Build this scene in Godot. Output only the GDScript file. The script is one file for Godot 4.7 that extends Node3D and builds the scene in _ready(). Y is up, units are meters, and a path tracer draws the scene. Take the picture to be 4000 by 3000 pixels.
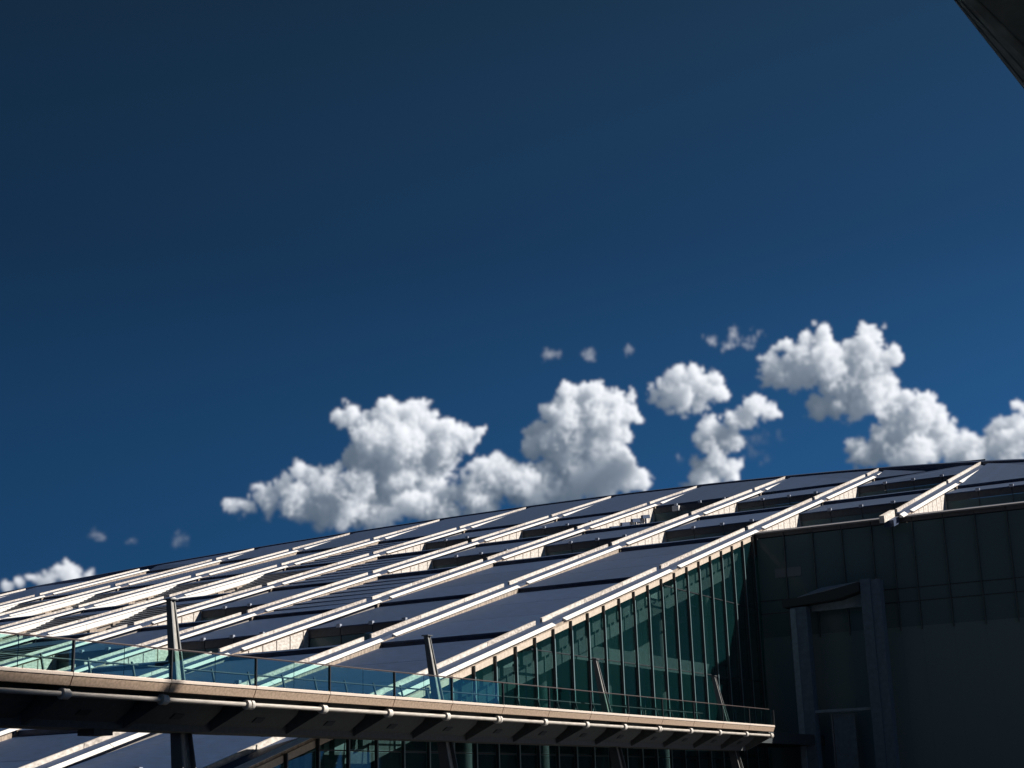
extends Node3D
# A tilted round roof with stepped panels and double rails, seen from below beside a footbridge, under a dark blue sky.
# Metres, y up; the eye is at the origin, the ground 1.6 m below it. The rails climb towards -z.

const RAIL := 9.6            # distance between rails, along x
const ROW := 14.166          # length of one roof module in plan, along z
const OX := -24.166          # the rail nearest the courtyard
const OY := 16.221
const OZ := -91.469          # where the first row of steps crosses it
const SLOPE := 0.28977
const GROUND := -1.6
const RIM := Vector3(-69.7, -59.4, 74.1)   # the round roof in plan: centre x, centre z, radius
const WALL := -33.2          # the long glass wall
const FACADE := -91.2        # the glass front under the eave

var count := {}
var M := {}

# ------------------------------------------------------------------ helpers
func numbered(called: String) -> String:
	var n: int = count.get(called, 0)
	count[called] = n + 1
	return called if n == 0 else "%s_%03d" % [called, n]

func begin() -> SurfaceTool:
	var st := SurfaceTool.new()
	st.begin(Mesh.PRIMITIVE_TRIANGLES)
	st.set_smooth_group(-1)
	return st

func tri(st: SurfaceTool, a: Vector3, b: Vector3, c: Vector3):
	st.add_vertex(a); st.add_vertex(b); st.add_vertex(c)

func quad(st: SurfaceTool, a: Vector3, b: Vector3, c: Vector3, d: Vector3):
	tri(st, a, b, c); tri(st, a, c, d)

# six-sided solid from two rings of four corners
func hexa(st: SurfaceTool, p: Array, q: Array):
	var mid := Vector3.ZERO
	for k in 4: mid += (p[k] + q[k]) / 8.0
	var faces := [[p[0], p[1], p[2], p[3]], [q[3], q[2], q[1], q[0]]]
	for k in 4:
		var l := (k + 1) % 4
		faces.append([p[k], q[k], q[l], p[l]])
	for f in faces:
		var n: Vector3 = (f[2] - f[0]).cross(f[3] - f[1])
		if n.dot((f[0] + f[1] + f[2] + f[3]) / 4.0 - mid) > 0: quad(st, f[3], f[2], f[1], f[0])
		else: quad(st, f[0], f[1], f[2], f[3])

func box(st: SurfaceTool, a: Vector3, b: Vector3):
	hexa(st, [Vector3(a.x, a.y, a.z), Vector3(b.x, a.y, a.z), Vector3(b.x, b.y, a.z), Vector3(a.x, b.y, a.z)],
		[Vector3(a.x, a.y, b.z), Vector3(b.x, a.y, b.z), Vector3(b.x, b.y, b.z), Vector3(a.x, b.y, b.z)])

# a flat outline (any order, may be concave) carried along a vector
func prism(st: SurfaceTool, flat: PackedVector2Array, front: Array, along: Vector3):
	var n := flat.size()
	var t := Geometry2D.triangulate_polygon(flat)
	for k in range(0, t.size(), 3):
		tri(st, front[t[k]], front[t[k + 1]], front[t[k + 2]])
		tri(st, front[t[k + 2]] + along, front[t[k + 1]] + along, front[t[k]] + along)
	for k in n:
		var l := (k + 1) % n
		quad(st, front[k], front[l], front[l] + along, front[k] + along)

# an outline in (x, y) carried from z0 to z1
func prism_z(st: SurfaceTool, flat: PackedVector2Array, z0: float, z1: float):
	var f := []
	for p in flat: f.append(Vector3(p.x, p.y, z0))
	prism(st, flat, f, Vector3(0, 0, z1 - z0))

func tube(st: SurfaceTool, a: Vector3, b: Vector3, r: float, sides := 12, r2 := -1.0):
	if r2 < 0: r2 = r
	var d := (b - a).normalized()
	var u := d.cross(Vector3.UP if absf(d.y) < 0.9 else Vector3.RIGHT).normalized()
	var w := d.cross(u)
	st.set_smooth_group(1)
	for k in sides:
		var s0 := TAU * k / sides
		var s1 := TAU * (k + 1) / sides
		var c0 := u * cos(s0) + w * sin(s0)
		var c1 := u * cos(s1) + w * sin(s1)
		quad(st, a + c0 * r, b + c0 * r2, b + c1 * r2, a + c1 * r)
	st.set_smooth_group(-1)
	for k in sides:
		var s0 := TAU * k / sides
		var s1 := TAU * (k + 1) / sides
		var c0 := u * cos(s0) + w * sin(s0)
		var c1 := u * cos(s1) + w * sin(s1)
		tri(st, a, a + c0 * r, a + c1 * r)
		tri(st, b, b + c1 * r2, b + c0 * r2)

func obj(called: String, st: SurfaceTool, m: Material, parent: Node = self) -> MeshInstance3D:
	st.generate_normals()
	var o := MeshInstance3D.new()
	o.mesh = st.commit()
	o.material_override = m
	o.name = numbered(called)
	parent.add_child(o, true)
	return o

func boxed(called: String, a: Vector3, b: Vector3, m: Material, parent: Node = self) -> MeshInstance3D:
	var st := begin()
	box(st, a, b)
	return obj(called, st, m, parent)

func node(called: String, parent: Node = self) -> Node3D:
	var o := Node3D.new()
	o.name = numbered(called)
	parent.add_child(o, true)
	return o

func tag(o: Node, label: String, category: String, group := ""):
	o.set_meta("label", label)
	o.set_meta("category", category)
	if group: o.set_meta("group", group)

func lin(r: float, g: float, b: float) -> Color:
	return Color(r, g, b).linear_to_srgb()

func noise(s: int, freq: float, octaves := 4, kind := FastNoiseLite.TYPE_SIMPLEX_SMOOTH) -> FastNoiseLite:
	var n := FastNoiseLite.new()
	n.seed = s
	n.frequency = freq
	n.noise_type = kind
	n.fractal_octaves = octaves
	return n

func grain(s: int, freq: float, low: float, octaves := 5) -> NoiseTexture2D:
	var t := NoiseTexture2D.new()
	t.width = 512
	t.height = 512
	t.seamless = true
	t.noise = noise(s, freq, octaves)
	var g := Gradient.new()
	g.set_color(0, Color(low, low, low * 0.98))
	g.set_color(1, Color(1, 1, 1))
	t.color_ramp = g
	return t

func mat(called: String, c: Color, rough: float, tex: Texture2D = null, scale := Vector3.ONE, metal := 0.0) -> StandardMaterial3D:
	var m := StandardMaterial3D.new()
	m.resource_name = called
	m.albedo_color = c
	m.roughness = rough
	m.metallic = metal
	if tex:
		m.albedo_texture = tex
		m.uv1_triplanar = true
		m.uv1_world_triplanar = true
		m.uv1_scale = scale
	M[called] = m
	return m

# ------------------------------------------------------------------ the roof's own measures
func rail_x(i: int) -> float: return OX - RAIL * i
func row_z(j: float) -> float: return OZ - ROW * j
func roof_y(z: float) -> float: return OY + (OZ - z) * SLOPE
func rim_z(x: float) -> float:
	var s := RIM.z * RIM.z - (x - RIM.x) * (x - RIM.x)
	return RIM.y - sqrt(maxf(s, 0.0))

# an outline of (offset from the rail, height over the roof plane) carried along the slope
func along_slope(st: SurfaceTool, prof: Array, x: float, z0: float, z1: float):
	var flat := PackedVector2Array()
	var f := []
	for p in prof:
		flat.append(Vector2(p[0], p[1]))
		f.append(Vector3(x + p[0], roof_y(z0) + p[1], z0))
	prism(st, flat, f, Vector3(0, roof_y(z1) - roof_y(z0), z1 - z0))

# a flat plate between two x, from z0 (height v0 over the roof plane) to z1 (height v1), its far edge may run askew
func plate(st: SurfaceTool, xa: float, xb: float, z0: float, v0: float, za1: float, zb1: float, v1: float, thick: float, v1b := 99.0, v0b := 99.0):
	if v1b > 90.0: v1b = v1
	if v0b > 90.0: v0b = v0
	var p := [Vector3(xa, roof_y(z0) + v0, z0), Vector3(xb, roof_y(z0) + v0b, z0), Vector3(xb, roof_y(zb1) + v1b, zb1), Vector3(xa, roof_y(za1) + v1, za1)]
	var q := []
	for c in p: q.append(c - Vector3(0, thick, 0))
	hexa(st, p, q)

# ------------------------------------------------------------------ sky: clear air, darker overhead and away from the sun
const SUN := Vector3(0.64, 0.63, -0.44)
# the puffs of the cumulus beyond the roof; each group: nearness, density, raggedness, then azimuth, elevation, radius of its puffs in degrees
var clouds := [
	[0, 0.6, 0.3, [-45.34, 8.53, 0.26, -45.12, 8.53, 0.22, -46.5, 8.23, 0.19, -46.32, 8.13, 0.24, -45.63, 8.3, 0.32, -44.63, 8.27, 0.26, -46.9, 7.94, 0.28, -46.02, 8.05, 0.35, -45.22, 8.08, 0.39, -44.42, 8.21, 0.15, -47.34, 7.71, 0.19]],  # far_left
	[0, 1, 0.15, [-35.44, 14.08, 0.37, -34.99, 14.13, 0.42, -34.78, 13.93, 0.55, -33.67, 14.07, 0.7, -32.95, 13.96, 0.7, -32.24, 13.65, 0.75, -31.78, 14.09, 0.22, -31.54, 13.14, 0.75, -30.78, 13.13, 0.55, -30.26, 13.36, 0.3, -34.33, 13.28, 0.94, -33.17, 12.87, 1.14, -31.96, 12.56, 0.99, -34.59, 12.59, 0.75]],  # back_mass
	[1.5, 1, 0.15, [-34.28, 12.84, 0.27, -33.68, 12.78, 0.47, -33.23, 12.43, 0.55, -32.88, 11.98, 0.55, -32.38, 11.52, 0.55, -31.88, 11.51, 0.35, -33.44, 11.79, 0.75, -33.59, 11.05, 0.75, -32.99, 11.19, 0.6]],  # middle
	[3, 0.7, 0.6, [-36.99, 11.97, 0.47, -36.5, 12.02, 0.4, -35.6, 12.01, 0.35, -37.69, 11.43, 0.47, -38.42, 11.23, 0.42, -39.11, 10.89, 0.4, -39.49, 10.7, 0.3, -36.1, 11.52, 0.75, -34.85, 11.41, 0.75, -37.09, 10.94, 0.75, -35.2, 10.73, 0.84, -38.17, 10.75, 0.45, -34.35, 10.52, 0.84, -36.09, 10.69, 0.75, -33.85, 10.27, 0.55]],  # left_low
	[3.2, 0.9, 0.3, [-32.69, 10.84, 0.55, -33, 10.55, 0.45, -32.09, 10.73, 0.55, -31.58, 11.06, 0.4, -31.17, 11.2, 0.4, -30.56, 11.34, 0.65, -29.84, 12.11, 0.55, -29.48, 12.25, 0.45, -30.1, 11.72, 0.6, -30.33, 10.74, 0.8, -31.59, 10.47, 0.7]],  # front
	[2.4, 1, 0.2, [-29.61, 12.3, 0.47, -29.14, 12.18, 0.41, -29.42, 11.73, 0.73, -27.94, 11.78, 0.44, -27.68, 11.46, 0.52, -28.64, 11.39, 0.78, -27.43, 11.09, 0.41, -28.28, 11.02, 0.78]],  # front_b
	[0.5, 1, 0.1, [-26.8, 14.8, 0.47, -26.39, 14.52, 0.57, -25.63, 14.8, 0.49, -25.11, 14.47, 0.54, -24.31, 14.43, 0.26, -24.26, 13.86, 0.34, -27.63, 14.16, 0.31, -28.08, 13.65, 0.29, -28.3, 13.35, 0.23, -27.67, 13.22, 0.67, -26.69, 13.65, 1.04, -25.47, 13.65, 0.99, -24.76, 13.88, 0.57, -28.11, 12.77, 0.47, -26.95, 12.63, 1.04, -25.67, 12.68, 0.99, -24.69, 13.15, 0.41]],  # tower
	[2, 1, 0.2, [-25.94, 12.69, 0.31, -25.53, 12.36, 0.52, -24.85, 12.18, 0.57, -24.55, 11.8, 0.41, -25.19, 11.68, 0.78, -26.25, 11.62, 0.73, -24.42, 11.38, 0.52, -24.06, 11.21, 0.31, -25.48, 11.28, 0.78, -26.8, 11.17, 0.62]],  # tower_low
	[5, 0.9, 0.35, [-22.45, 15.16, 0.47, -22.95, 14.82, 0.44, -21.72, 15.01, 0.49, -23.45, 14.59, 0.34, -22.39, 14.53, 0.67, -21.33, 14.57, 0.6, -20.82, 14.28, 0.36, -22.31, 14.06, 0.41, -21.67, 14.13, 0.44, -22.83, 14.3, 0.41]],  # cap
	[5.2, 1, 0.35, [-19.59, 13.89, 0.41, -19.14, 13.6, 0.34, -20.08, 13.56, 0.41, -20.57, 13.34, 0.39, -21.41, 13.29, 0.41, -21.34, 12.82, 0.57, -20.67, 12.68, 0.44, -21.23, 12.14, 0.62, -21.68, 11.66, 0.57, -20.89, 11.71, 0.52, -21.76, 11.25, 0.57, -22.59, 11.19, 0.18, -20.71, 11.29, 0.36, -22.18, 11.17, 0.31]],  # stalk
	[-1.5, 0.95, 0.3, [-16.99, 16.38, 0.36, -17.52, 16.23, 0.29, -16.93, 15.87, 0.54, -18.18, 15.87, 0.39, -17.78, 15.68, 0.49, -18.71, 15.81, 0.23, -19.11, 15.38, 0.39, -18.62, 14.98, 0.57, -19.26, 14.83, 0.34, -17.72, 15.12, 0.73, -16.78, 15.19, 0.88, -15.34, 16.18, 0.34, -14.99, 16.15, 0.31, -15.23, 15.77, 0.54, -15.71, 15.56, 0.57, -14.49, 15.44, 0.39, -14.32, 15.17, 0.31, -15.37, 14.81, 0.93, -16.33, 14.44, 0.83, -15.18, 14.14, 0.83, -17.33, 13.66, 0.47, -16.61, 13.65, 0.57, -15.88, 13.74, 0.62, -14.64, 14.49, 0.36]],  # anvil
	[2, 1, 0.15, [-14, 13.78, 0.39, -13.53, 13.53, 0.39, -13.21, 13.25, 0.39, -13.05, 12.83, 0.39, -12.8, 12.41, 0.34, -13.69, 12.89, 0.73, -14.47, 13.62, 0.31, -14.76, 13.24, 0.41, -14.22, 12.59, 0.73, -14.84, 12.39, 0.52, -15.03, 12.05, 0.62, -16.04, 12.08, 0.36, -15.81, 11.76, 0.52, -13.8, 11.84, 0.78, -13.26, 12.2, 0.52, -14.56, 11.66, 0.67]],  # anvil_low
	[3, 0.8, 0.4, [-12.15, 12, 0.54, -11.7, 12.05, 0.44, -12.59, 11.59, 0.52, -11.86, 11.52, 0.67, -10.99, 12.33, 0.31, -10.72, 12.56, 0.31, -10.38, 12.62, 0.34, -10.05, 12.98, 0.26, -10.61, 11.9, 0.57, -10.19, 12.15, 0.47, -11.12, 11.65, 0.57, -10.42, 11.39, 0.57, -9.81, 12.11, 0.67]],  # right
	[0, 0.16, 1, [-20.29, 16.57, 0.29, -19.83, 16.36, 0.23, -19.45, 16.46, 0.2, -19.18, 16.56, 0.15, -20.47, 16.2, 0.23, -21.04, 16.44, 0.23]],  # wisp
	[0, 0.12, 1, [-27.45, 16.17, 0.23, -27.12, 16.19, 0.21, -25.88, 16.27, 0.23, -25.67, 16.15, 0.21, -24.21, 16.26, 0.2, -19.52, 12.76, 0.34, -19.92, 12.22, 0.36, -19.42, 11.93, 0.29, -18.79, 12.71, 0.23, -22.53, 12.22, 0.21, -20.15, 12.59, 0.31]],  # wisp_b
	[0, 0.10, 1, [-44.48, 9.64, 0.26, -44.26, 9.59, 0.2, -43.23, 9.55, 0.14, -41.35, 9.65, 0.26, -41.46, 9.45, 0.23]],  # wisp_c
]

func air(az: float, el: float) -> Color:
	var d := Vector3(sin(az) * cos(el), sin(el), -cos(az) * cos(el))
	var e := clampf(el / 0.55, 0.0, 1.6)
	var c := Vector3(0.0070, 0.0200, 0.0390)
	c = c.lerp(Vector3(0.0088, 0.0370, 0.0950), clampf((1.05 - e) / 0.45, 0, 1))
	c = c.lerp(Vector3(0.0150, 0.078, 0.205), clampf((0.62 - e) / 0.35, 0, 1))
	c = c.lerp(Vector3(0.0300, 0.120, 0.270), clampf((0.27 - e) / 0.3, 0, 1))
	var near := 0.5 + 0.5 * d.dot(SUN.normalized())
	c *= 0.45 + 2.65 * near * near * near
	return Color(c.x, c.y, c.z, 1)

# vapour in a grid of cells, as deep as the clouds are tall; the sun's light is followed through it cell by cell, and so is the sight
func steam_clouds(per: float, az0: float, el1: float, nx: int, ny: int) -> Image:
	var nz := 40
	var layer := nx * ny
	var lumps := PackedFloat32Array()
	var share := PackedFloat32Array()
	var rough := PackedFloat32Array()
	for g in [lumps, share, rough]: g.resize(layer * nz)
	lumps.fill(-1.0)
	var rnd := RandomNumberGenerator.new()
	rnd.seed = 12
	var wide := noise(51, 0.065, 2)
	var tight := noise(53, 0.19, 3)
	var wx := PackedFloat32Array()
	var wy := PackedFloat32Array()
	for iy in ny:
		for ix in nx:
			wx.append(ix + wide.get_noise_2d(ix, iy) * 3.2 + tight.get_noise_2d(ix, iy) * 1.9)
			wy.append(iy + wide.get_noise_2d(ix + 500, iy) * 2.8 + tight.get_noise_2d(ix + 500, iy) * 1.9)
	for g in clouds:
		var a: Array = g[3]
		for k in range(0, a.size(), 3):
			var r: float = a[k + 2] * per
			var cx: float = (a[k] - az0) * per
			var cy: float = (el1 - a[k + 1]) * per
			var cz: float = 22.0 - 3.2 * g[0] + rnd.randf_range(-0.3, 0.3) * r
			var far := r * 1.4 + 4.0
			for iz in range(maxi(0, int(cz - far)), mini(nz, int(cz + far) + 1)):
				for iy in range(maxi(0, int(cy - far)), mini(ny, int(cy + far) + 1)):
					for ix in range(maxi(0, int(cx - far)), mini(nx, int(cx + far) + 1)):
						var d2 := (wx[iy * nx + ix] - cx) * (wx[iy * nx + ix] - cx) * 0.95 + (wy[iy * nx + ix] - cy) * (wy[iy * nx + ix] - cy) + (iz - cz) * (iz - cz)
						var f := 1.0 - d2 / (r * r)
						var at := iz * layer + iy * nx + ix
						if f > lumps[at]:
							lumps[at] = f
							share[at] = g[1]
							rough[at] = g[2]
	var big := noise(31, 0.075, 3)
	var curl := noise(37, 0.155, 3)
	var fine := noise(41, 0.42, 2)
	var dense := PackedFloat32Array()
	dense.resize(layer * nz)
	for iz in nz:
		for iy in ny:
			var row := iz * layer + iy * nx
			for ix in nx:
				var f := lumps[row + ix]
				if f <= -0.9: continue
				var v := Vector3(ix, iy, iz)
				var rg := rough[row + ix]
				f += big.get_noise_3dv(v) * 0.55 + (0.22 - absf(curl.get_noise_3dv(v))) * (0.72 + 0.6 * rg) + fine.get_noise_3dv(v) * (0.20 + 0.5 * rg) - 0.22 * rg
				if f > 0.0: dense[row + ix] = minf(f * lerpf(2.6, 0.9, rg), 1.0) * share[row + ix]
	# sunlight enters from the right and above
	var lit := PackedFloat32Array()
	lit.resize(layer * nz)
	var drop := 0.80
	var thick := 0.50
	for iz in nz:
		for ix in range(nx - 2, -1, -1):
			var row := iz * layer + ix
			for iy in range(1, ny):
				var u := row + iy * nx + 1
				var o := u - nx
				lit[row + iy * nx] = lerpf(lit[u] + dense[u] * thick, lit[o] + dense[o] * thick, drop)
	var im := Image.create_empty(nx, ny, false, Image.FORMAT_RGBAF)
	for iy in ny:
		for ix in nx:
			var through := 1.0
			var c := Vector3.ZERO
			for iz in nz:
				var at := iz * layer + iy * nx + ix
				var d := dense[at]
				if d <= 0.0: continue
				var step := exp(-d * 0.75)
				var t := lit[at]
				var s := Vector3(0.98, 0.93, 0.88) * (0.70 * exp(-t * 0.8)) + Vector3(0.84, 0.90, 0.98) * (0.24 * exp(-t * 0.22) + 0.15 * exp(-t * 0.05))
				c += (s + Vector3(0.030, 0.065, 0.115)) * through * (1.0 - step)
				through *= step
				if through < 0.01: break
			var a := 1.0 - through
			if a > 0.004: im.set_pixel(ix, iy, Color(c.x / a, c.y / a, c.z / a, a))
	return im

func make_sky() -> Sky:
	var w := 4096
	var h := 2048
	var small := Image.create_empty(256, 128, false, Image.FORMAT_RGBAF)
	for y in 128:
		for x in 256:
			small.set_pixel(x, y, air((x + 0.5) / 256.0 * TAU, PI / 2 - (y + 0.5) / 128.0 * PI))
	small.resize(w, h, Image.INTERPOLATE_CUBIC)
	var per := w / 360.0
	var el1 := 17.6
	var patch := steam_clouds(per, -50.0, el1, int(42.0 * per), int(10.4 * per))
	var turned: Image = patch.duplicate()
	turned.flip_x()
	var size := patch.get_size()
	for k in 8:     # the same kind of clouds all round the horizon
		var u := int(fposmod((-50.0 + 45.0 * k) / 360.0, 1.0) * w)
		var p: Image = patch if k % 2 == 0 else turned
		small.blend_rect(p, Rect2i(Vector2i.ZERO, size), Vector2i(u, int((90.0 - el1) * per)))
		if u + size.x > w: small.blend_rect(p, Rect2i(w - u, 0, size.x - (w - u), size.y), Vector2i(0, int((90.0 - el1) * per)))
	var m := PanoramaSkyMaterial.new()
	m.panorama = ImageTexture.create_from_image(small)
	m.energy_multiplier = 1.0 / 1.6
	var s := Sky.new()
	s.sky_material = m
	return s


# ------------------------------------------------------------------ the round roofed building
var building: Node3D
# bay (counted from the courtyard rail) and row of the modules that are open as skylights, with the share of the module that is open
var open_modules := {
	Vector2i(-2, 0): 0.62, Vector2i(-1, 0): 0.74, Vector2i(0, 0): 0.63, Vector2i(0, 1): 0.66, Vector2i(1, 0): 0.56, Vector2i(1, 1): 0.60, Vector2i(2, 0): 0.55,
	Vector2i(2, -2): 0.51, Vector2i(2, -3): 0.52, Vector2i(3, 0): 0.53, Vector2i(3, 1): 0.55, Vector2i(3, -2): 0.5, Vector2i(3, -3): 0.5, Vector2i(4, 1): 0.53, Vector2i(4, -1): 0.45,
	Vector2i(4, -2): 0.5, Vector2i(1, -4): 0.5, Vector2i(2, 1): 0.97,
}
var slatted := [Vector2i(3, -1), Vector2i(4, 0), Vector2i(5, 1), Vector2i(4, -3)]

func louvred(m: Vector2i) -> bool: return m.x >= 5 and m.y <= 0 and m.y >= -3

func slate(b: int, j: int) -> Material: return M["slate_%d" % posmod(b * 7 + j * 3 + b * j, 4)]

func build_rail(i: int):
	var x := rail_x(i)
	var rail := node("roof_rail", building)
	var crest := 0.08 if i < 3 else 0.055
	var top := rim_z(x) + 0.25
	var low := RIM.y + sqrt(maxf(RIM.z * RIM.z - (x - RIM.x) * (x - RIM.x), 0.0)) - 0.3
	for j in range(-5 if i >= 1 else 0, 4):
		var z0 := row_z(j)
		var z1 := maxf(row_z(j + 1), top)
		if z0 - 2.0 < top or z0 > low: continue
		var last := z1 > row_z(j + 1) + 0.01
		var st: SurfaceTool
		var c0 := z0 - 0.33
		var c1 := z1 + (0.0 if last else 0.33)
		var pieces := 3 if i <= 6 and c0 - c1 > 6.0 else 1
		for k in pieces:
			st = begin()
			along_slope(st, [[-0.12, crest], [0, crest], [0, -0.5], [-0.12, -0.5]], x, lerpf(c0, c1, k / float(pieces)) - (0.04 if k else 0.0), lerpf(c0, c1, (k + 1.0) / pieces))
			obj("rail_curb", st, M.curb if (i + j + k) % 3 else M.curb_b, rail)
		st = begin()
		along_slope(st, [[0.004, -0.105], [0.06, -0.105], [0.06, -0.34], [0.004, -0.34]], x, z0 - 0.34, z0 - 1.25)
		obj("curb_end", st, M.curb, rail)
		st = begin()
		along_slope(st, [[0.002, -0.11], [0.468, -0.20], [0.468, -0.5], [0.002, -0.5]], x, z0, z1)
		obj("gutter", st, M.slate_0, rail)
		st = begin()
		c0 = z0 - 1.5
		c1 = z1 - (0.0 if last else 0.4)
		pieces = 3 if i <= 6 and c0 - c1 > 6.0 else 1
		for k in pieces:
			st = begin()
			along_slope(st, [[0.47, -0.195], [0.68, -0.315], [0.68, -0.33], [0.59, -0.346], [0.47, -0.346]], x, lerpf(c0, c1, k / float(pieces)) - (0.03 if k else 0.0), lerpf(c0, c1, (k + 1.0) / pieces))
			obj("rail_coping", st, M.coping, rail)
		st = begin()
		if i == 1 and j < 0: along_slope(st, [[-0.3, -0.51], [0.44, -0.51], [0.44, -0.76], [-0.3, -0.76]], x, z0, z1)
		else: along_slope(st, [[-0.3, -0.51], [0.44, -0.51], [0.44, -1.9], [-0.3, -1.9]], x, z0, z1)
		obj("rail_beam", st, M.concrete, rail)
		var m := Vector2i(i - 1, j)
		if not (open_modules.has(m) or louvred(m)):
			st = begin()
			if i == 1 and j < 0: along_slope(st, [[0.45, -0.348], [0.55, -0.348], [0.55, -0.48], [0.45, -0.48]], x, z0, z1)
			else: along_slope(st, [[0.45, -0.348], [0.60, -0.348], [0.60, -1.0], [0.45, -1.0]], x, z0, z1)
			obj("side_panel", st, M.tan, rail)
	if i == 0:
		var st := begin()
		along_slope(st, [[-0.3, 0.12], [0, 0.12], [0, -0.3], [-0.3, -0.3]], x, -88.7, OZ + 0.33)
		obj("rail_curb", st, M.curb, rail)
		st = begin()
		along_slope(st, [[-0.3, -0.305], [0.3, -0.305], [0.3, -0.70], [-0.3, -0.70]], x, -89.6, -91.0)
		obj("rail_bracket", st, M.slate_1, rail)
		st = begin()
		along_slope(st, [[0.47, -0.10], [0.51, -0.10], [0.70, -0.27], [0.70, -0.31], [0.47, -0.30]], x, -90.4, -91.5)
		obj("rail_coping", st, M.coping, rail)

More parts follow.
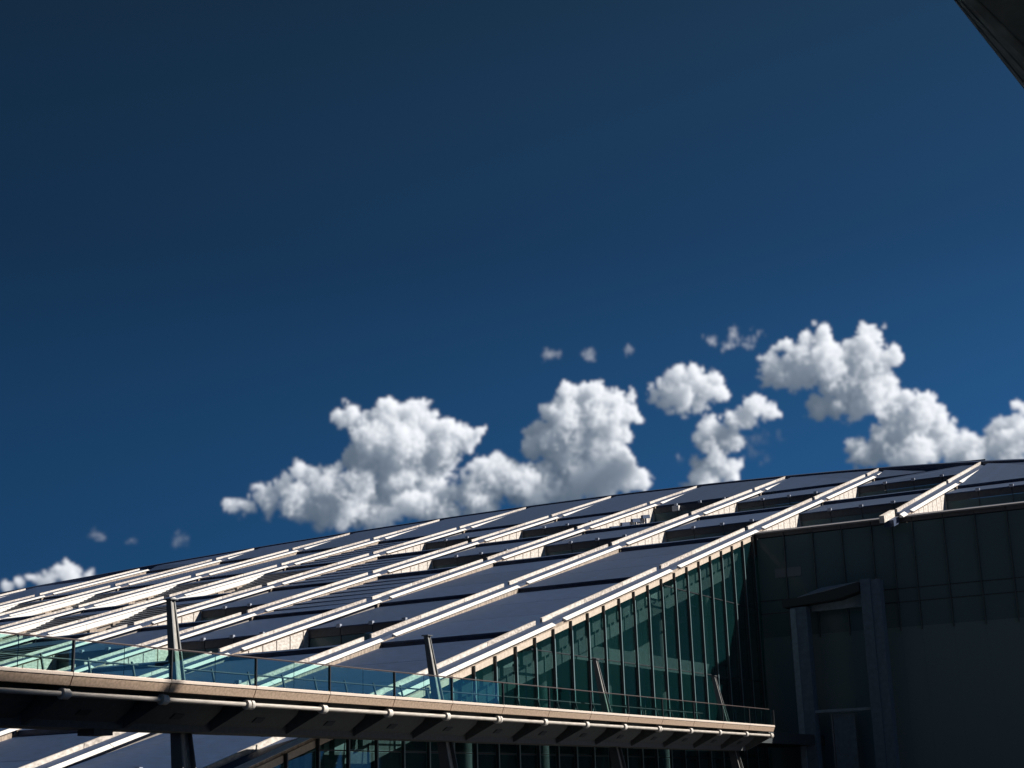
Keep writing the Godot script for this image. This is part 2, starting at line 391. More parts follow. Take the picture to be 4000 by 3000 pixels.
func build_module(b: int, j: int):
	var xl := rail_x(b + 1) + 0.602
	var xr := rail_x(b) - 0.302
	var zl := row_z(j) - 0.35
	var ta := rim_z(xl) + 0.12
	var tb := rim_z(xr) + 0.12
	if zl - 1.0 < ta and zl - 1.0 < tb: return
	var mid_x := (xl + xr) / 2
	if zl > RIM.y + sqrt(maxf(RIM.z * RIM.z - (mid_x - RIM.x) * (mid_x - RIM.x), 0.0)): return
	var end_a := minf(maxf(row_z(j + 1) - 0.34, ta), zl - 0.4)
	var end_b := minf(maxf(row_z(j + 1) - 0.34, tb), zl - 0.4)
	var cut_a := ta > row_z(j + 1) - 0.34
	var cut_b := tb > row_z(j + 1) - 0.34
	var m := Vector2i(b, j)
	var sm := slate(b, j)
	var st: SurfaceTool
	if louvred(m) or open_modules.has(m):
		var share: float = 0.80 if louvred(m) else open_modules[m]
		var zw := zl + 0.35 - ROW * share
		zw = maxf(zw, maxf(end_a, end_b) + 0.5)
		var sky := node("skylight", building)
		st = begin()
		plate(st, xl, xr, zl, -0.40, zl - 0.4, zl - 0.4, -0.40, 1.4)
		obj("lip_beam", st, M.slate_2, sky)
		st = begin()
		plate(st, xl, xr, zl + 0.05, -0.38, zl - 0.42, zl - 0.42, -0.38, 0.018)
		obj("lip_cap", st, sm, sky)
		st = begin()
		var deep := -1.2 if louvred(m) else -1.7
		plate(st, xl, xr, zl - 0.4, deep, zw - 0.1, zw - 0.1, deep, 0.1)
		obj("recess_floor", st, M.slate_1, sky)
		var x := rail_x(b + 1)
		if louvred(m):
			var z := zl - 0.02
			while z > zw + 0.3:
				var e := maxf(z - 4.72, zw)
				st = begin()
				along_slope(st, [[0.45, -0.348], [0.62, -0.348], [0.62, -0.74], [0.45, -0.74]], x, z, e + 0.03)
				obj("side_panel", st, M.coping, sky)
				z = e
			st = begin()
			along_slope(st, [[0.45, -0.743], [0.6, -0.743], [0.6, -0.82], [0.45, -0.82]], x, zl - 0.02, zw)
			along_slope(st, [[0.45, -1.02], [0.6, -1.02], [0.6, -1.2], [0.45, -1.2]], x, zl - 0.02, zw)
			z = zl - 0.4
			while z > zw + 0.5:
				along_slope(st, [[0.45, -0.82], [0.6, -0.82], [0.6, -1.02], [0.45, -1.02]], x, z, maxf(z - 0.7, zw))
				z -= 2.35
			obj("slotted_wall", st, M.tan, sky)
			for k in 9:
				st = begin()
				var zc := zw + 4.2 - 0.47 * k
				plate(st, xl, xr, zc, -1.06 + 0.075 * k, zc - 0.40, zc - 0.40, -1.07 + 0.075 * k, 0.05)
				obj("louvre_slat", st, M.louvre, sky)
		else:
			st = begin()
			along_slope(st, [[0.45, -0.345], [0.54, -0.345], [0.54, -0.46], [0.45, -0.46]], x, zl, zw - 0.2)
			obj("side_groove", st, M.tan, sky)
			var z := zl - 0.45
			while z > zw + 0.1:
				st = begin()
				along_slope(st, [[0.45, -0.46], [0.6, -0.46], [0.6, -1.7], [0.45, -1.7]], x, z, maxf(z - 1.1, zw))
				obj("side_panel", st, M.curb, sky)
				z -= 1.2
		var y := roof_y(zw)
		var n := 4
		for k in (0 if louvred(m) else n):
			var x0 := lerpf(xl, xr, k / float(n)) + 0.03
			var x1 := lerpf(xl, xr, (k + 1) / float(n)) - 0.03
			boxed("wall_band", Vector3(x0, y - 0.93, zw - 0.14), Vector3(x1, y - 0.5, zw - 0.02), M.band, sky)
			boxed("pane", Vector3(x0, y - 1.7, zw - 0.12), Vector3(x1, y - 0.95, zw - 0.09), M.pane_dark, sky)
			if k > 0:
				boxed("mullion", Vector3(x0 - 0.055, y - 1.7, zw - 0.14), Vector3(x0 - 0.005, y - 0.5, zw - 0.05), M.steel_dark, sky)
				boxed("clamp", Vector3(x0 - 0.16, y - 0.52, zw + 0.02), Vector3(x0 + 0.10, y - 0.33, zw + 0.2), M.clamp, sky)
		if not m == Vector2i(2, 1):
			st = begin()
			plate(st, xl, xr, zw + 0.14, -0.41, end_a, end_b, -0.02 if cut_a else -0.60, 0.08, -0.02 if cut_b else -0.60)
			obj("roof_panel", st, sm, sky)
		else:       # the open pit: T-shaped pieces stand along its side wall, a lamp box hangs under the next step
			for k in 4:
				st = begin()
				var zc := zl - 4.6 - 2.1 * k
				var py := roof_y(zc)
				var px := xl + 0.35
				box(st, Vector3(px - 0.06, py - 1.7, zc - 0.06), Vector3(px + 0.06, py - 1.0, zc + 0.06))
				hexa(st, [Vector3(px - 0.1, py - 1.15, zc + 0.75), Vector3(px + 0.1, py - 1.15, zc + 0.75), Vector3(px + 0.1, py - 0.85, zc + 0.7), Vector3(px - 0.1, py - 0.85, zc + 0.7)],
					[Vector3(px - 0.1, py - 0.9, zc - 0.75), Vector3(px + 0.1, py - 0.9, zc - 0.75), Vector3(px + 0.1, py - 0.6, zc - 0.7), Vector3(px - 0.1, py - 0.6, zc - 0.7)])
				obj("tee_piece", st, M.slate_2, sky)
			boxed("lamp_box", Vector3(xl + 1.9, y - 1.0, zw + 0.0), Vector3(xl + 2.5, y - 0.55, zw + 0.35), M.coping, sky)
		return
	st = begin()
	plate(st, xl, xr, zl, -0.48, zl - 0.14, zl - 0.14, -0.48, 0.6)
	obj("step_riser", st, M.slate_2, building)
	if slatted.has(m):
		var part := node("slatted_panel", building)
		for k in 7:
			st = begin()
			var f0 := k / 7.0
			var f1 := (k + 1) / 7.0
			var z0 := lerpf(zl + 0.08, maxf(end_a, end_b), f0)
			plate(st, xl, xr, z0 + 0.05, lerpf(-0.35, -0.55, f0), lerpf(zl + 0.08, end_a, f1), lerpf(zl + 0.08, end_b, f1), lerpf(-0.43, -0.63, f1), 0.07, 99.0, lerpf(-0.43, -0.62, f0))
			obj("roof_slat", st, M["slate_%d" % ((k + b) % 4)], part)
		return
	var va := -0.02 if cut_a else -0.62
	var vb := -0.02 if cut_b else -0.62
	if b <= 3 and not cut_a and not cut_b:      # near enough to tell the sheets of a panel apart
		var part := node("roof_panel", building)
		for k in 3:
			st = begin()
			plate(st, xl, xr, lerpf(zl + 0.08, end_a, k / 3.0) - (0.035 if k else 0.0), lerpf(-0.38, va, k / 3.0), lerpf(zl + 0.08, end_a, (k + 1) / 3.0), lerpf(zl + 0.08, end_a, (k + 1) / 3.0), lerpf(-0.38, va, (k + 1) / 3.0), 0.1)
			obj("roof_sheet", st, M["slate_%d" % posmod(b + j + k * (1 + b), 4)], part)
		st = begin()
		plate(st, xl + 0.05, xr - 0.05, zl, -0.46, end_a, end_b, -0.70, 0.05)
		obj("panel_backing", st, M.concrete, part)
		return
	st = begin()
	plate(st, xl, xr, zl + 0.08, -0.38, end_a, end_b, va, 0.1, vb)
	obj("roof_panel", st, sm, building)

func build_rim():
	var st := begin()
	var n := 72
	for k in n:
		var c := []
		for l in 2:
			var t := deg_to_rad(204.0 + (k + l) * 150.0 / n)
			for r in [RIM.z - 0.35, RIM.z + 0.15]:
				var x: float = RIM.x + r * cos(t)
				var z: float = RIM.y + r * sin(t)
				c.append(Vector3(x, roof_y(z), z))
		var up := Vector3(0, 0.10, 0)
		var dn := Vector3(0, -1.2, 0)
		hexa(st, [c[0] + up, c[1] + up, c[3] + up, c[2] + up], [c[0] + dn, c[1] + dn, c[3] + dn, c[2] + dn])
	obj("rim_beam", st, M.slate_2, building)

func wall_pane(y0: float, ya: float, yb: float, za: float, zb: float):
	var st := begin()
	var p := []
	var q := []
	for c in [[y0, za], [y0, zb], [yb, zb], [ya, za]]:
		p.append(Vector3(WALL - 0.015, c[0], c[1]))
		q.append(Vector3(WALL + 0.015, c[0], c[1]))
	hexa(st, p, q)
	obj("glass_pane", st, M["wall_glass_%d" % (absi(int(za * 7.3 + y0 * 3.1)) % 3)], building)

func build_glass_wall():
	var pitch := 1.82
	for k in 32:
		var z1 := -90.58 + pitch * k
		var z0 := z1 + pitch
		var tops := [roof_y(z1) - 0.74, roof_y(z0) - 0.74]
		var levels := [GROUND, 1.94, 6.55, 11.0, 99.0]
		for l in 4:
			var y0: float = levels[l] + 0.04
			var y1: float = levels[l + 1] - 0.04
			if tops[1] - y0 < 0.15: continue
			wall_pane(y0, minf(y1, tops[1]), minf(y1, tops[0]), z0 - 0.05, z1 + 0.05)
		if roof_y(z1) > 0.5:
			var st := begin()
			box(st, Vector3(WALL + 0.02, GROUND, z1 - 0.03), Vector3(WALL + 0.15, roof_y(z1) - 0.45, z1 + 0.03))
			obj("mullion", st, M.steel_dark, building)
			boxed("mullion_lit_edge", Vector3(WALL + 0.152, GROUND, z1 - 0.036), Vector3(WALL + 0.17, roof_y(z1) - 0.9, z1 + 0.036), M.mullion, building)  # added pale strip; its colour carries the fin's sunlit edge
		var st2 := begin()
		along_slope(st2, [[-0.1, -0.74], [0.0, -0.74], [0.0, -0.485], [-0.1, -0.485]], WALL + 0.03, z0 - 0.09, z1 + 0.09)
		obj("spandrel_panel", st2, M.spandrel, building)
	for y in [1.94, 6.55, 11.0]:
		var z_end: float = OZ + (OY - 0.9 - y) / SLOPE
		boxed("transom", Vector3(WALL - 0.05, y - 0.022, -91.1), Vector3(WALL + 0.04, y + 0.022, z_end), M.steel_dark, building)
	# what shows through the glass: a floor edge, a partition set back from it, columns and a beam with openings under the roof
	boxed("floor_slab", Vector3(-46, 6.6, -91), Vector3(-34.3, 7.38, -67.5), M.inner_glass_tint, building)
	boxed("end_partition", Vector3(-47, GROUND, -92.2), Vector3(-33.3, 15.3, -92.0), M.inner_glass_tint, building)
	boxed("partition", Vector3(-47, GROUND, -92), Vector3(-46.5, 7.3, -67.5), M.inner_glass_tint, building)
	var sp := begin()
	prism(sp, PackedVector2Array([Vector2(7.38, -91), Vector2(14.6, -91), Vector2(7.38, -66.5)]), [Vector3(-37.5, 7.385, -91), Vector3(-37.5, 14.6, -91), Vector3(-37.5, 7.385, -66.5)], Vector3(-0.2, 0, 0))
	obj("partition", sp, M.inner_glass_tint, building)
	for k in 8:
		var z := -88.0 + 7.2 * k
		var st := begin()
		tube(st, Vector3(-35.6, GROUND, z), Vector3(-35.6, roof_y(z) - 1.9, z), 0.35, 16)
		obj("column", st, M.inner_glass_tint, building)
	for k in 27:
		var z1 := -90.58 + pitch * k
		var st := begin()
		along_slope(st, [[-0.9, -1.75], [-0.7, -1.75], [-0.7, -1.02], [-0.9, -1.02]], WALL, z1 + 1.55, z1 + 0.55)
		along_slope(st, [[-0.9, -1.75], [-0.7, -1.75], [-0.7, -1.02], [-0.9, -1.02]], WALL, z1 + 0.38, z1 + 0.08)
		obj("inner_beam", st, M.inner_glass_tint, building)
	var st3 := begin()
	along_slope(st3, [[-1.3, -2.6], [-1.0, -2.6], [-1.0, -0.9], [-1.3, -0.9]], WALL, -42.0, -91.0)
	obj("inner_girder", st3, M.inner_glass_tint, building)

func build_facade():
	var xs := [-33.1, -31.25, -29.4, -27.55, -25.7, -24.45, -23.2, -21.35, -19.5, -17.65, -15.8, -13.95, -12.1, -10.25, -8.4, -6.5, -4.6]
	for k in xs.size() - 1:
		var levels := [9.2, 10.7, 11.5, 15.43]
		for l in 3:
			boxed("front_pane", Vector3(xs[k] + 0.04, levels[l] + 0.03, FACADE - 0.02), Vector3(xs[k + 1] - 0.04, levels[l + 1] - 0.03, FACADE), M.pane_dark, building)
		boxed("front_mullion", Vector3(xs[k + 1] - 0.025, 9.0, FACADE - 0.05), Vector3(xs[k + 1] + 0.025, 15.43, FACADE + 0.14), M.mullion_dark, building)
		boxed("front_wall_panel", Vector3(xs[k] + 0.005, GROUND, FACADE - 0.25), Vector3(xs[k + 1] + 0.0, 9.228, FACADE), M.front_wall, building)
		boxed("fascia_panel", Vector3(xs[k] + 0.02, 15.45, FACADE - 0.1), Vector3(xs[k + 1] - 0.02, 15.74, FACADE + 0.08), M.band_front, building)
	for y in [10.7, 11.5]:
		boxed("front_transom", Vector3(-33.1, y - 0.025, FACADE - 0.04), Vector3(-4.6, y + 0.025, FACADE + 0.03), M.steel_dark, building)
	var st := begin()
	hexa(st, [Vector3(-33.4, 15.76, -90.95), Vector3(-3.2, 15.76, -90.95), Vector3(-3.2, 15.98, -91.85), Vector3(-33.4, 15.98, -91.85)],
		[Vector3(-33.4, 15.66, -90.95), Vector3(-3.2, 15.66, -90.95), Vector3(-3.2, 15.88, -91.85), Vector3(-33.4, 15.88, -91.85)])
	obj("eave_panel", st, M.eave, building)
	boxed("floor_slab", Vector3(-33, 10.75, -99), Vector3(-4, 11.42, FACADE - 0.5), M.inner_glass_tint, building)
	boxed("back_wall", Vector3(-33.6, GROUND, -99.3), Vector3(-4, 15.8, -99.0), M.inner_glass_tint, building)
	for k in 5:
		var x := -24.5 + 3.4 * k
		var t := begin()
		tube(t, Vector3(x, 9.2, FACADE - 1.2), Vector3(x + 3.0, 14.6, FACADE - 1.4), 0.16, 10)
		obj("brace", t, M.inner_glass_tint, building)
	boxed("vent_panel", Vector3(-32.0, 12.86, FACADE + 0.004), Vector3(-30.3, 13.42, FACADE + 0.05), M.vent, building)

# ------------------------------------------------------------------ the footbridge
const END := -78.5
func build_bridge():
	var br := node("footbridge")
	tag(br, "long pale concrete footbridge with teal glass balustrade and white pipe under its edge", "footbridge")
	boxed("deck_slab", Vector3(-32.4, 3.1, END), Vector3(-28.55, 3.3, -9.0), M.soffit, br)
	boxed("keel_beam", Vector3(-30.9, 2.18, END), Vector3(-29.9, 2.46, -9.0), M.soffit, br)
	boxed("beam_end", Vector3(-30.6, 2.02, -31.6), Vector3(-30.0, 2.178, -30.9), M.soffit, br)  # small block hanging below the keel, the end of a beam
	for k in range(-6, 13):
		var z0 := minf(-35.53 - 3.6 * k, 0)
		var z1 := maxf(z0 - 3.6, END)
		var st := begin()
		prism_z(st, PackedVector2Array([Vector2(-28.62, 3.325), Vector2(-28.62, 3.41), Vector2(-28.285, 3.41), Vector2(-28.27, 3.395), Vector2(-28.27, 3.325)]), z0 - 0.012, z1 + 0.012)
		obj("coping_block", st, M.bridge_coping, br)
		st = begin()
		prism_z(st, PackedVector2Array([Vector2(-28.285, 3.322), Vector2(-28.38, 3.09), Vector2(-28.5, 3.09), Vector2(-28.5, 3.322)]), z0 - 0.02, z1 + 0.02)
		obj("fascia_panel", st, M.fascia, br)
		st = begin()
		tube(st, Vector3(-28.55, 2.895, z0 - 0.12), Vector3(-28.55, 2.895, z1 + 0.12 if z1 > END else z1), 0.068, 16)
		obj("pipe", st, M.pipe, br)
		st = begin()
		if posmod(k, 4) == 0:
			tube(st, Vector3(-28.55, 2.895, z0 + 0.16), Vector3(-28.55, 2.895, z0 + 0.03), 0.14, 20)
			tube(st, Vector3(-28.55, 2.895, z0 - 0.03), Vector3(-28.55, 2.895, z0 - 0.14), 0.14, 20)
			tube(st, Vector3(-28.55, 2.895, z0 - 0.14), Vector3(-28.55, 2.895, z0 - 0.20), 0.14, 20, 0.1)
		else:
			tube(st, Vector3(-28.55, 2.895, z0 + 0.12), Vector3(-28.55, 2.895, z0 - 0.09), 0.14, 20)
			tube(st, Vector3(-28.55, 2.895, z0 - 0.09), Vector3(-28.55, 2.895, z0 - 0.16), 0.14, 20, 0.1)
		obj("pipe_collar", st, M.collar, br)
		st = begin()
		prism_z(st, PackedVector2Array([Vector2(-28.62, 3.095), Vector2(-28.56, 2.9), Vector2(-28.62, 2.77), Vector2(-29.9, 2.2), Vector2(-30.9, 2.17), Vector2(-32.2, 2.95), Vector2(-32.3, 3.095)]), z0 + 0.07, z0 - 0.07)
		obj("rib", st, M.soffit, br)
		if z0 - 3.0 > END:
			st = begin()
			prism_z(st, PackedVector2Array([Vector2(-29.05, 3.09), Vector2(-29.3, 2.74), Vector2(-29.7, 2.47), Vector2(-29.895, 2.36), Vector2(-29.895, 3.09)]), z0 - 0.35, z1 + 0.35)
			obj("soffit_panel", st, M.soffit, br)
			st = begin()
			prism_z(st, PackedVector2Array([Vector2(-29.45, 2.628), Vector2(-29.452, 2.6), Vector2(-29.63, 2.485), Vector2(-29.65, 2.5)]), z0 - 1.5, z0 - 1.9)
			obj("dark_slot_piece", st, M.black, br)  # solid black piece, painted to read as a shaded slot
		# balustrade
		boxed("post", Vector3(-28.36, 3.41, z0 - 0.02), Vector3(-28.27, 4.19, z0 + 0.02), M.steel_dark, br)
		for h in 2:
			var a := z0 - 1.8 * h - 0.008
			var b := maxf(a - 1.784, END + 0.1)
			if a - b > 0.3: boxed("glass_pane", Vector3(-28.326, 3.425, b), Vector3(-28.306, 4.175, a), M.teal_glass, br)
			var s2 := begin()
			var zp := z0 - 1.8 * h - 0.9
			if zp < END: continue
			hexa(s2, [Vector3(-32.00, 3.3, zp - 0.02), Vector3(-31.92, 3.3, zp - 0.02), Vector3(-31.92, 3.3, zp + 0.02), Vector3(-32.00, 3.3, zp + 0.02)],
				[Vector3(-32.27, 4.32, zp - 0.02), Vector3(-32.21, 4.32, zp - 0.02), Vector3(-32.21, 4.32, zp + 0.02), Vector3(-32.27, 4.32, zp + 0.02)])
			obj("leaning_post", s2, M.steel_dark, br)
	var st := begin()
	prism_z(st, PackedVector2Array([Vector2(-28.34, 4.195), Vector2(-28.345, 4.215), Vector2(-28.335, 4.23), Vector2(-28.295, 4.23), Vector2(-28.285, 4.215), Vector2(-28.29, 4.195)]), -9.0, END + 0.4)
	obj("handrail", st, M.handrail, br)
	st = begin()
	tube(st, Vector3(-32.2, 4.22, -9.0), Vector3(-32.2, 4.22, END), 0.03, 10)
	obj("far_handrail", st, M.steel_dark, br)
	boxed("link_deck", Vector3(-32.3, 2.6, FACADE + 0.3), Vector3(-29.6, 3.2, END - 0.01), M.black, br)  # added link; black colour stands in for shade beyond the sunlit end

# ------------------------------------------------------------------ leaning steel masts that stand on the ground, pass the deck and end above it
func make_mast() -> Node3D:
	var mast := node("leaning_mast")
	var ys := [GROUND, 2.3, 6.2]
	var at := func(y: float) -> Vector3: return Vector3(-0.28 * (y - GROUND), y - GROUND, -0.165 * (y - GROUND))
	var half := func(y: float) -> float: return 0.10 + (6.25 - y) * 0.0385
	for s in [1.0, -1.0]:
		var st := begin()
		var rings := []
		for y in ys:
			var c: Vector3 = at.call(y)
			var w: float = half.call(y)
			var za: float = c.z + s * w
			var zb: float = c.z + s * (w - 0.045)
			var d: float = 0.09 + (6.25 - y) * 0.024
			rings.append([Vector3(c.x - d, c.y, za), Vector3(c.x + d, c.y, za), Vector3(c.x + d, c.y, zb), Vector3(c.x - d, c.y, zb)])
		for k in 2: hexa(st, rings[k], rings[k + 1])
		obj("flange", st, M.mast, mast)
	var web := begin()
	var rw := []
	for y in ys:
		var c: Vector3 = at.call(y)
		var w: float = half.call(y) - 0.05
		rw.append([Vector3(c.x - 0.0, c.y, c.z + w), Vector3(c.x + 0.06, c.y, c.z + w), Vector3(c.x + 0.06, c.y, c.z - w), Vector3(c.x - 0.0, c.y, c.z - w)])
	for k in 2: hexa(web, rw[k], rw[k + 1])
	obj("web", web, M.mast_web_lit, mast)
	var top: Vector3 = at.call(6.2)
	boxed("cap_plate", top + Vector3(-0.15, 0.002, -0.17), top + Vector3(0.15, 0.04, 0.17), M.mast, mast)
	boxed("foot_plate", Vector3(-0.6, 0.0, -0.85), Vector3(0.6, 0.05, 0.85), M.mast, mast)
	return mast

func build_masts():
	var labels := ["dark leaning steel mast nearest the viewer, rising behind the glass balustrade above its shadowed stretch", "dark leaning steel mast before the lower end of the pale glass wall edging",
		"slim leaning mast with sunlit web, standing before the tall green panes", "last leaning mast before the shadow edge on the glass wall, nearest the dark portal"]
	var first := make_mast()
	for k in 4:
		var o: Node3D = first if k == 0 else first.duplicate()
		if k > 0:
			o.name = numbered("leaning_mast")
			add_child(o, true)
		o.position = Vector3(-31.45 + 0.28 * 6.6, GROUND, [-35.55, -50.08, -64.62, -79.15][k] + 0.165 * 6.6)
		tag(o, labels[k], "mast", "leaning masts along the footbridge")

# ------------------------------------------------------------------ shaded portal before the glass front
func build_portal():
	var o := node("concrete_portal")
	tag(o, "tall dark concrete portal with sloping canopy standing in shade by the glass front", "portal")
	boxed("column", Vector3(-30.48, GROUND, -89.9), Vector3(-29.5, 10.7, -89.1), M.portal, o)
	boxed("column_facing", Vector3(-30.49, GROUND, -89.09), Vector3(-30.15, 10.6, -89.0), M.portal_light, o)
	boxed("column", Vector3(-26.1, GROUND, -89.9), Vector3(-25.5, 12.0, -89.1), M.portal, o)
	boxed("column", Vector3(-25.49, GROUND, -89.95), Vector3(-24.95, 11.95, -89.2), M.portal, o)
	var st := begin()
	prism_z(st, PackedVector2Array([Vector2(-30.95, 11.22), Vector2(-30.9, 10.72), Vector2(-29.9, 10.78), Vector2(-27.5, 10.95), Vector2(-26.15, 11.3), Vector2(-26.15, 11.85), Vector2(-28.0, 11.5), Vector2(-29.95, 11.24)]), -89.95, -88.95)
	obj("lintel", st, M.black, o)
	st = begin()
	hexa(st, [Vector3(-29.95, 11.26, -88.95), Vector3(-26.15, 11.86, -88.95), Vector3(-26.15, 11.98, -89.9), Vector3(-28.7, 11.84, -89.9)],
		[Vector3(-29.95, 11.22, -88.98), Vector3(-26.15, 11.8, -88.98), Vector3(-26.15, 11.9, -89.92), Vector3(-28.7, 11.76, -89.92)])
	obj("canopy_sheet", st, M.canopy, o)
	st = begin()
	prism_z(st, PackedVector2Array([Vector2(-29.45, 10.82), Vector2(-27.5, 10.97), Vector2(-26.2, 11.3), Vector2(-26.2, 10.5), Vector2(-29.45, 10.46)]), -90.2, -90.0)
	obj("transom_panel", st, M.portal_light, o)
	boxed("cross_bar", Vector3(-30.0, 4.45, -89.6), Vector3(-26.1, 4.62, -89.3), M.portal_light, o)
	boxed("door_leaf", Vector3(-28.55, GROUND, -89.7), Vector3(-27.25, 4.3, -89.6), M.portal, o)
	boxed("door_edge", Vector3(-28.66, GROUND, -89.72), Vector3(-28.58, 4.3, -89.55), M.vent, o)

# ------------------------------------------------------------------ neighbouring building whose eave reaches over the viewer
func build_neighbour():
	var o := node("overhanging_building")
	tag(o, "dark building overhead in the top corner with boarded grey eave", "building")
	var a := Vector3(-3.59, 9.8, -17.08)
	var b := Vector3(-3.10, 9.8, -23.8)
	var c := Vector3(-3.478, 9.5, -16.56)
	var d := Vector3(-2.72, 9.5, -21.5)
	var l := 1.7
	b = a + (b - a) * l
	d = c + (d - c) * l
	for k in 5:
		var f0 := k / 5.0 + 0.012
		var f1 := (k + 1) / 5.0 - 0.012
		var off := Vector3(0.02, 0.05, 0) * (k % 2)
		var st := begin()
		var p := [a.lerp(c, f0) + off * 0.4, b.lerp(d, f0) + off * 0.4, b.lerp(d, f1) + off * 0.4, a.lerp(c, f1) + off * 0.4]
		var q := []
		for v in p: q.append(v + Vector3(0.12, 0.12, 0))
		hexa(st, p, q)
		obj("eave_board", st, M.board, o)
	var body := begin()
	hexa(body, [c + Vector3(0.1, 0.06, 0), d + Vector3(0.1, 0.06, 0), Vector3(9, 9.56, d.z), Vector3(9, 9.56, c.z)], [a + Vector3(0.1, 0.3, 0), b + Vector3(0.1, 0.3, 0), Vector3(9, 10.4, d.z), Vector3(9, 10.4, c.z)])
	obj("roof_slab", body, M.eave_soffit, o)
	boxed("wall", Vector3(3, GROUND, -29.5), Vector3(8.8, 9.55, c.z), M.tan, o)
	var tw := begin()
	hexa(tw, [Vector3(-4, GROUND, -52.4), Vector3(12, GROUND, -52.4), Vector3(12, GROUND, -36), Vector3(-4, GROUND, -36)], [Vector3(-4, 26.85, -52.4), Vector3(12, 26.85, -52.4), Vector3(12, 27.5, -36), Vector3(-4, 27.5, -36)])
	obj("tower_wall", tw, M.tan, o)
	boxed("roof_stack", Vector3(-3.9, 26.8, -49.1), Vector3(-1.5, 27.45, -48.6), M.tan, o)

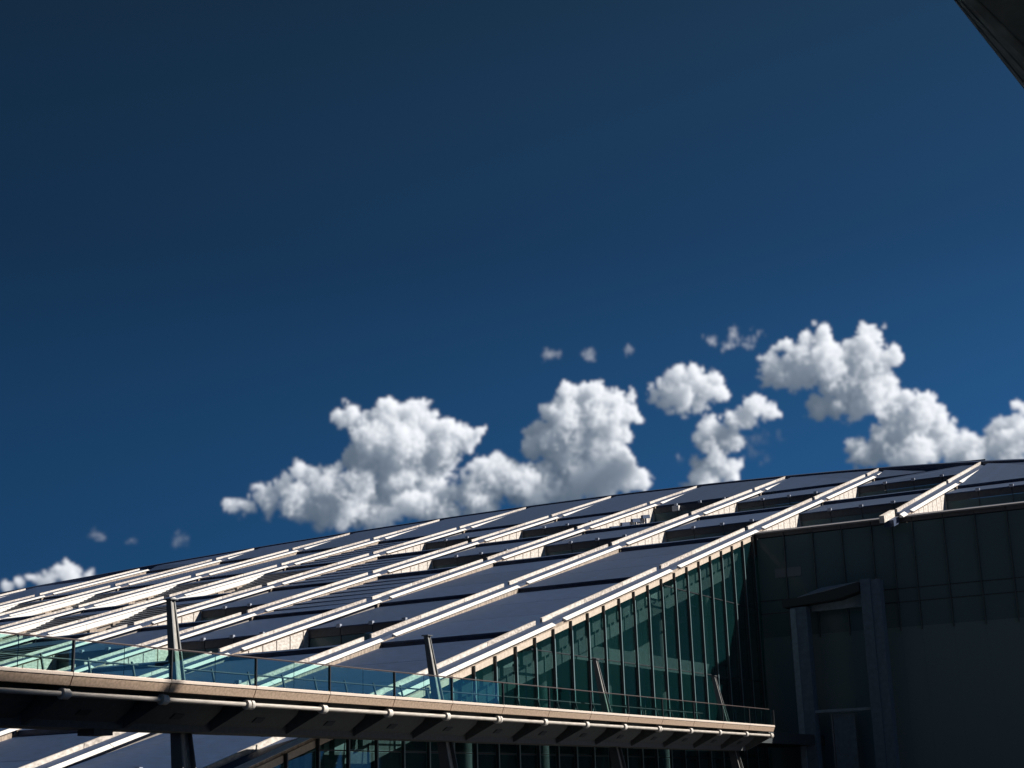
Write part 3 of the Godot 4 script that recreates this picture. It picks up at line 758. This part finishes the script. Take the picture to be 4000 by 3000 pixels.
func _ready():
	# ---- camera
	var cam := Camera3D.new()
	cam.name = "camera"
	cam.rotation_order = EULER_ORDER_YXZ
	cam.rotation_degrees = Vector3(15.2014, 28.862, -1.801)
	cam.fov = 28.12
	cam.near = 0.1
	cam.far = 5000.0
	add_child(cam)
	cam.current = true
	# ---- sky, exposure
	var e := Environment.new()
	e.background_mode = Environment.BG_SKY
	e.sky = make_sky()
	e.tonemap_mode = Environment.TONE_MAPPER_LINEAR
	e.tonemap_exposure = 1.6
	e.sdfgi_enabled = true
	e.ssao_enabled = true
	e.ssil_enabled = true
	var we := WorldEnvironment.new()
	we.name = "environment"
	we.environment = e
	add_child(we)
	# ---- sun
	var sun := DirectionalLight3D.new()
	sun.name = "sun"
	sun.light_energy = 1.6
	sun.light_color = Color(1.0, 0.97, 0.93)
	sun.light_angular_distance = 0.5
	sun.shadow_enabled = true
	add_child(sun)
	sun.look_at_from_position(Vector3.ZERO, -SUN, Vector3.UP)
	# ---- materials
	var soft := grain(1, 0.012, 0.86)
	var spots := grain(5, 0.05, 0.86)
	var stain := grain(15, 0.02, 0.72)
	var streak := grain(9, 0.02, 0.60)
	mat("curb", lin(0.82, 0.75, 0.69), 0.75, stain, Vector3(0.5, 0.5, 0.3))
	mat("curb_b", lin(0.73, 0.65, 0.59), 0.8, streak, Vector3(0.5, 0.5, 0.3))
	mat("coping", lin(0.85, 0.82, 0.80), 0.7, spots, Vector3(0.6, 0.6, 0.3))
	mat("tan", lin(0.52, 0.42, 0.34), 0.8, streak, Vector3(0.6, 0.2, 0.6))
	mat("spandrel", lin(0.62, 0.52, 0.43), 0.8, soft, Vector3(0.6, 0.6, 0.6))
	mat("concrete", lin(0.26, 0.24, 0.23), 0.9, soft, Vector3(0.5, 0.5, 0.5))
	for k in 4:
		var t: float = [0.95, 1.06, 1.0, 1.12][k]
		mat("slate_%d" % k, lin(0.024 * t, 0.056 * t, 0.138 * t), 0.6, streak, Vector3(0.12, 0.5, 0.9))
	mat("black", lin(0.03, 0.04, 0.045), 0.8)
	mat("band", lin(0.055, 0.066, 0.082), 0.6, soft, Vector3(0.5, 0.5, 0.5))  # darkened so the colour carries the recess wall's shade
	mat("band_front", lin(0.10, 0.10, 0.11), 0.7, soft, Vector3(0.5, 0.5, 0.5))
	mat("eave", lin(0.20, 0.19, 0.20), 0.6, soft, Vector3(0.3, 0.5, 0.5))
	mat("pane_dark", lin(0.085, 0.135, 0.145), 0.12).metallic_specular = 0.22
	mat("louvre", lin(0.095, 0.11, 0.145), 0.5, soft, Vector3(0.4, 0.4, 0.4))
	mat("clamp", lin(0.30, 0.33, 0.40), 0.4)
	mat("steel_dark", lin(0.02, 0.024, 0.03), 0.45)
	mat("mullion", lin(0.13, 0.20, 0.22), 0.45)
	mat("mullion_dark", lin(0.06, 0.08, 0.085), 0.45)
	mat("inner_glass_tint", lin(0.13, 0.30, 0.30), 0.8, soft, Vector3(0.3, 0.3, 0.3))  # greened so the colour carries the tint of light through the glass
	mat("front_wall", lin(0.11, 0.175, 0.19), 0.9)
	mat("vent", lin(0.12, 0.15, 0.18), 0.5)
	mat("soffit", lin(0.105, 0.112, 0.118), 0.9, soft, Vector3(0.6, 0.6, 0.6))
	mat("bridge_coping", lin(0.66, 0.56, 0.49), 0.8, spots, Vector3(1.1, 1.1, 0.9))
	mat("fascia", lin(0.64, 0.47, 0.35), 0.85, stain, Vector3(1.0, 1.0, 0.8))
	mat("pipe", lin(0.68, 0.62, 0.56), 0.5, streak, Vector3(3.0, 3.0, 0.15))
	mat("collar", lin(0.66, 0.62, 0.58), 0.6, spots, Vector3(2, 2, 2))
	mat("handrail", lin(0.05, 0.035, 0.035), 0.4)
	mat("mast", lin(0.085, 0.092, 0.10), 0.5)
	mat("mast_web_lit", lin(0.42, 0.40, 0.37), 0.6, streak, Vector3(1.0, 0.3, 1.0))  # far paler than the flanges: sunlight on the web put into its colour
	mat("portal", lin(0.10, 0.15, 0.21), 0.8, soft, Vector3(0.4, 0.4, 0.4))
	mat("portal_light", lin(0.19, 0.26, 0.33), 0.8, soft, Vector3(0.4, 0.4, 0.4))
	mat("canopy", lin(0.25, 0.30, 0.38), 0.3)
	mat("board", lin(0.60, 0.74, 0.80), 0.8, streak, Vector3(0.5, 0.5, 0.1))
	mat("eave_soffit", lin(0.42, 0.52, 0.56), 0.85, soft, Vector3(0.5, 0.5, 0.5))
	mat("ground", lin(0.022, 0.023, 0.025), 0.7, spots, Vector3(0.2, 0.2, 0.2))
	var tg := mat("teal_glass", lin(0.46, 0.79, 0.73), 0.0)
	tg.refraction_enabled = true
	tg.refraction_scale = 0.05
	tg.albedo_color.a = 0.0
	tg.transparency = BaseMaterial3D.TRANSPARENCY_ALPHA
	for k in 3:
		var wg := mat("wall_glass_%d" % k, [lin(0.0035, 0.024, 0.028), lin(0.005, 0.030, 0.032), lin(0.003, 0.019, 0.024)][k], 0.03)
		wg.transparency = BaseMaterial3D.TRANSPARENCY_ALPHA
		wg.albedo_color.a = [0.36, 0.32, 0.40][k]
	# ---- ground
	var gr := boxed("ground", Vector3(-900, GROUND - 1.0, -900), Vector3(900, GROUND, 900), M.ground)
	gr.set_meta("kind", "structure")
	# ---- the building
	building = node("round_roofed_building")
	tag(building, "large building with round tilted roof of slate panels, pale double rails and teal glass wall", "building")
	for i in range(-2, 13): build_rail(i)
	for b in range(-2, 12):
		for j in range(-5 if b >= 1 else 0, 4): build_module(b, j)
	build_rim()
	build_glass_wall()
	build_facade()
	# ---- the things before it
	build_bridge()
	build_masts()
	build_portal()
	build_neighbour()
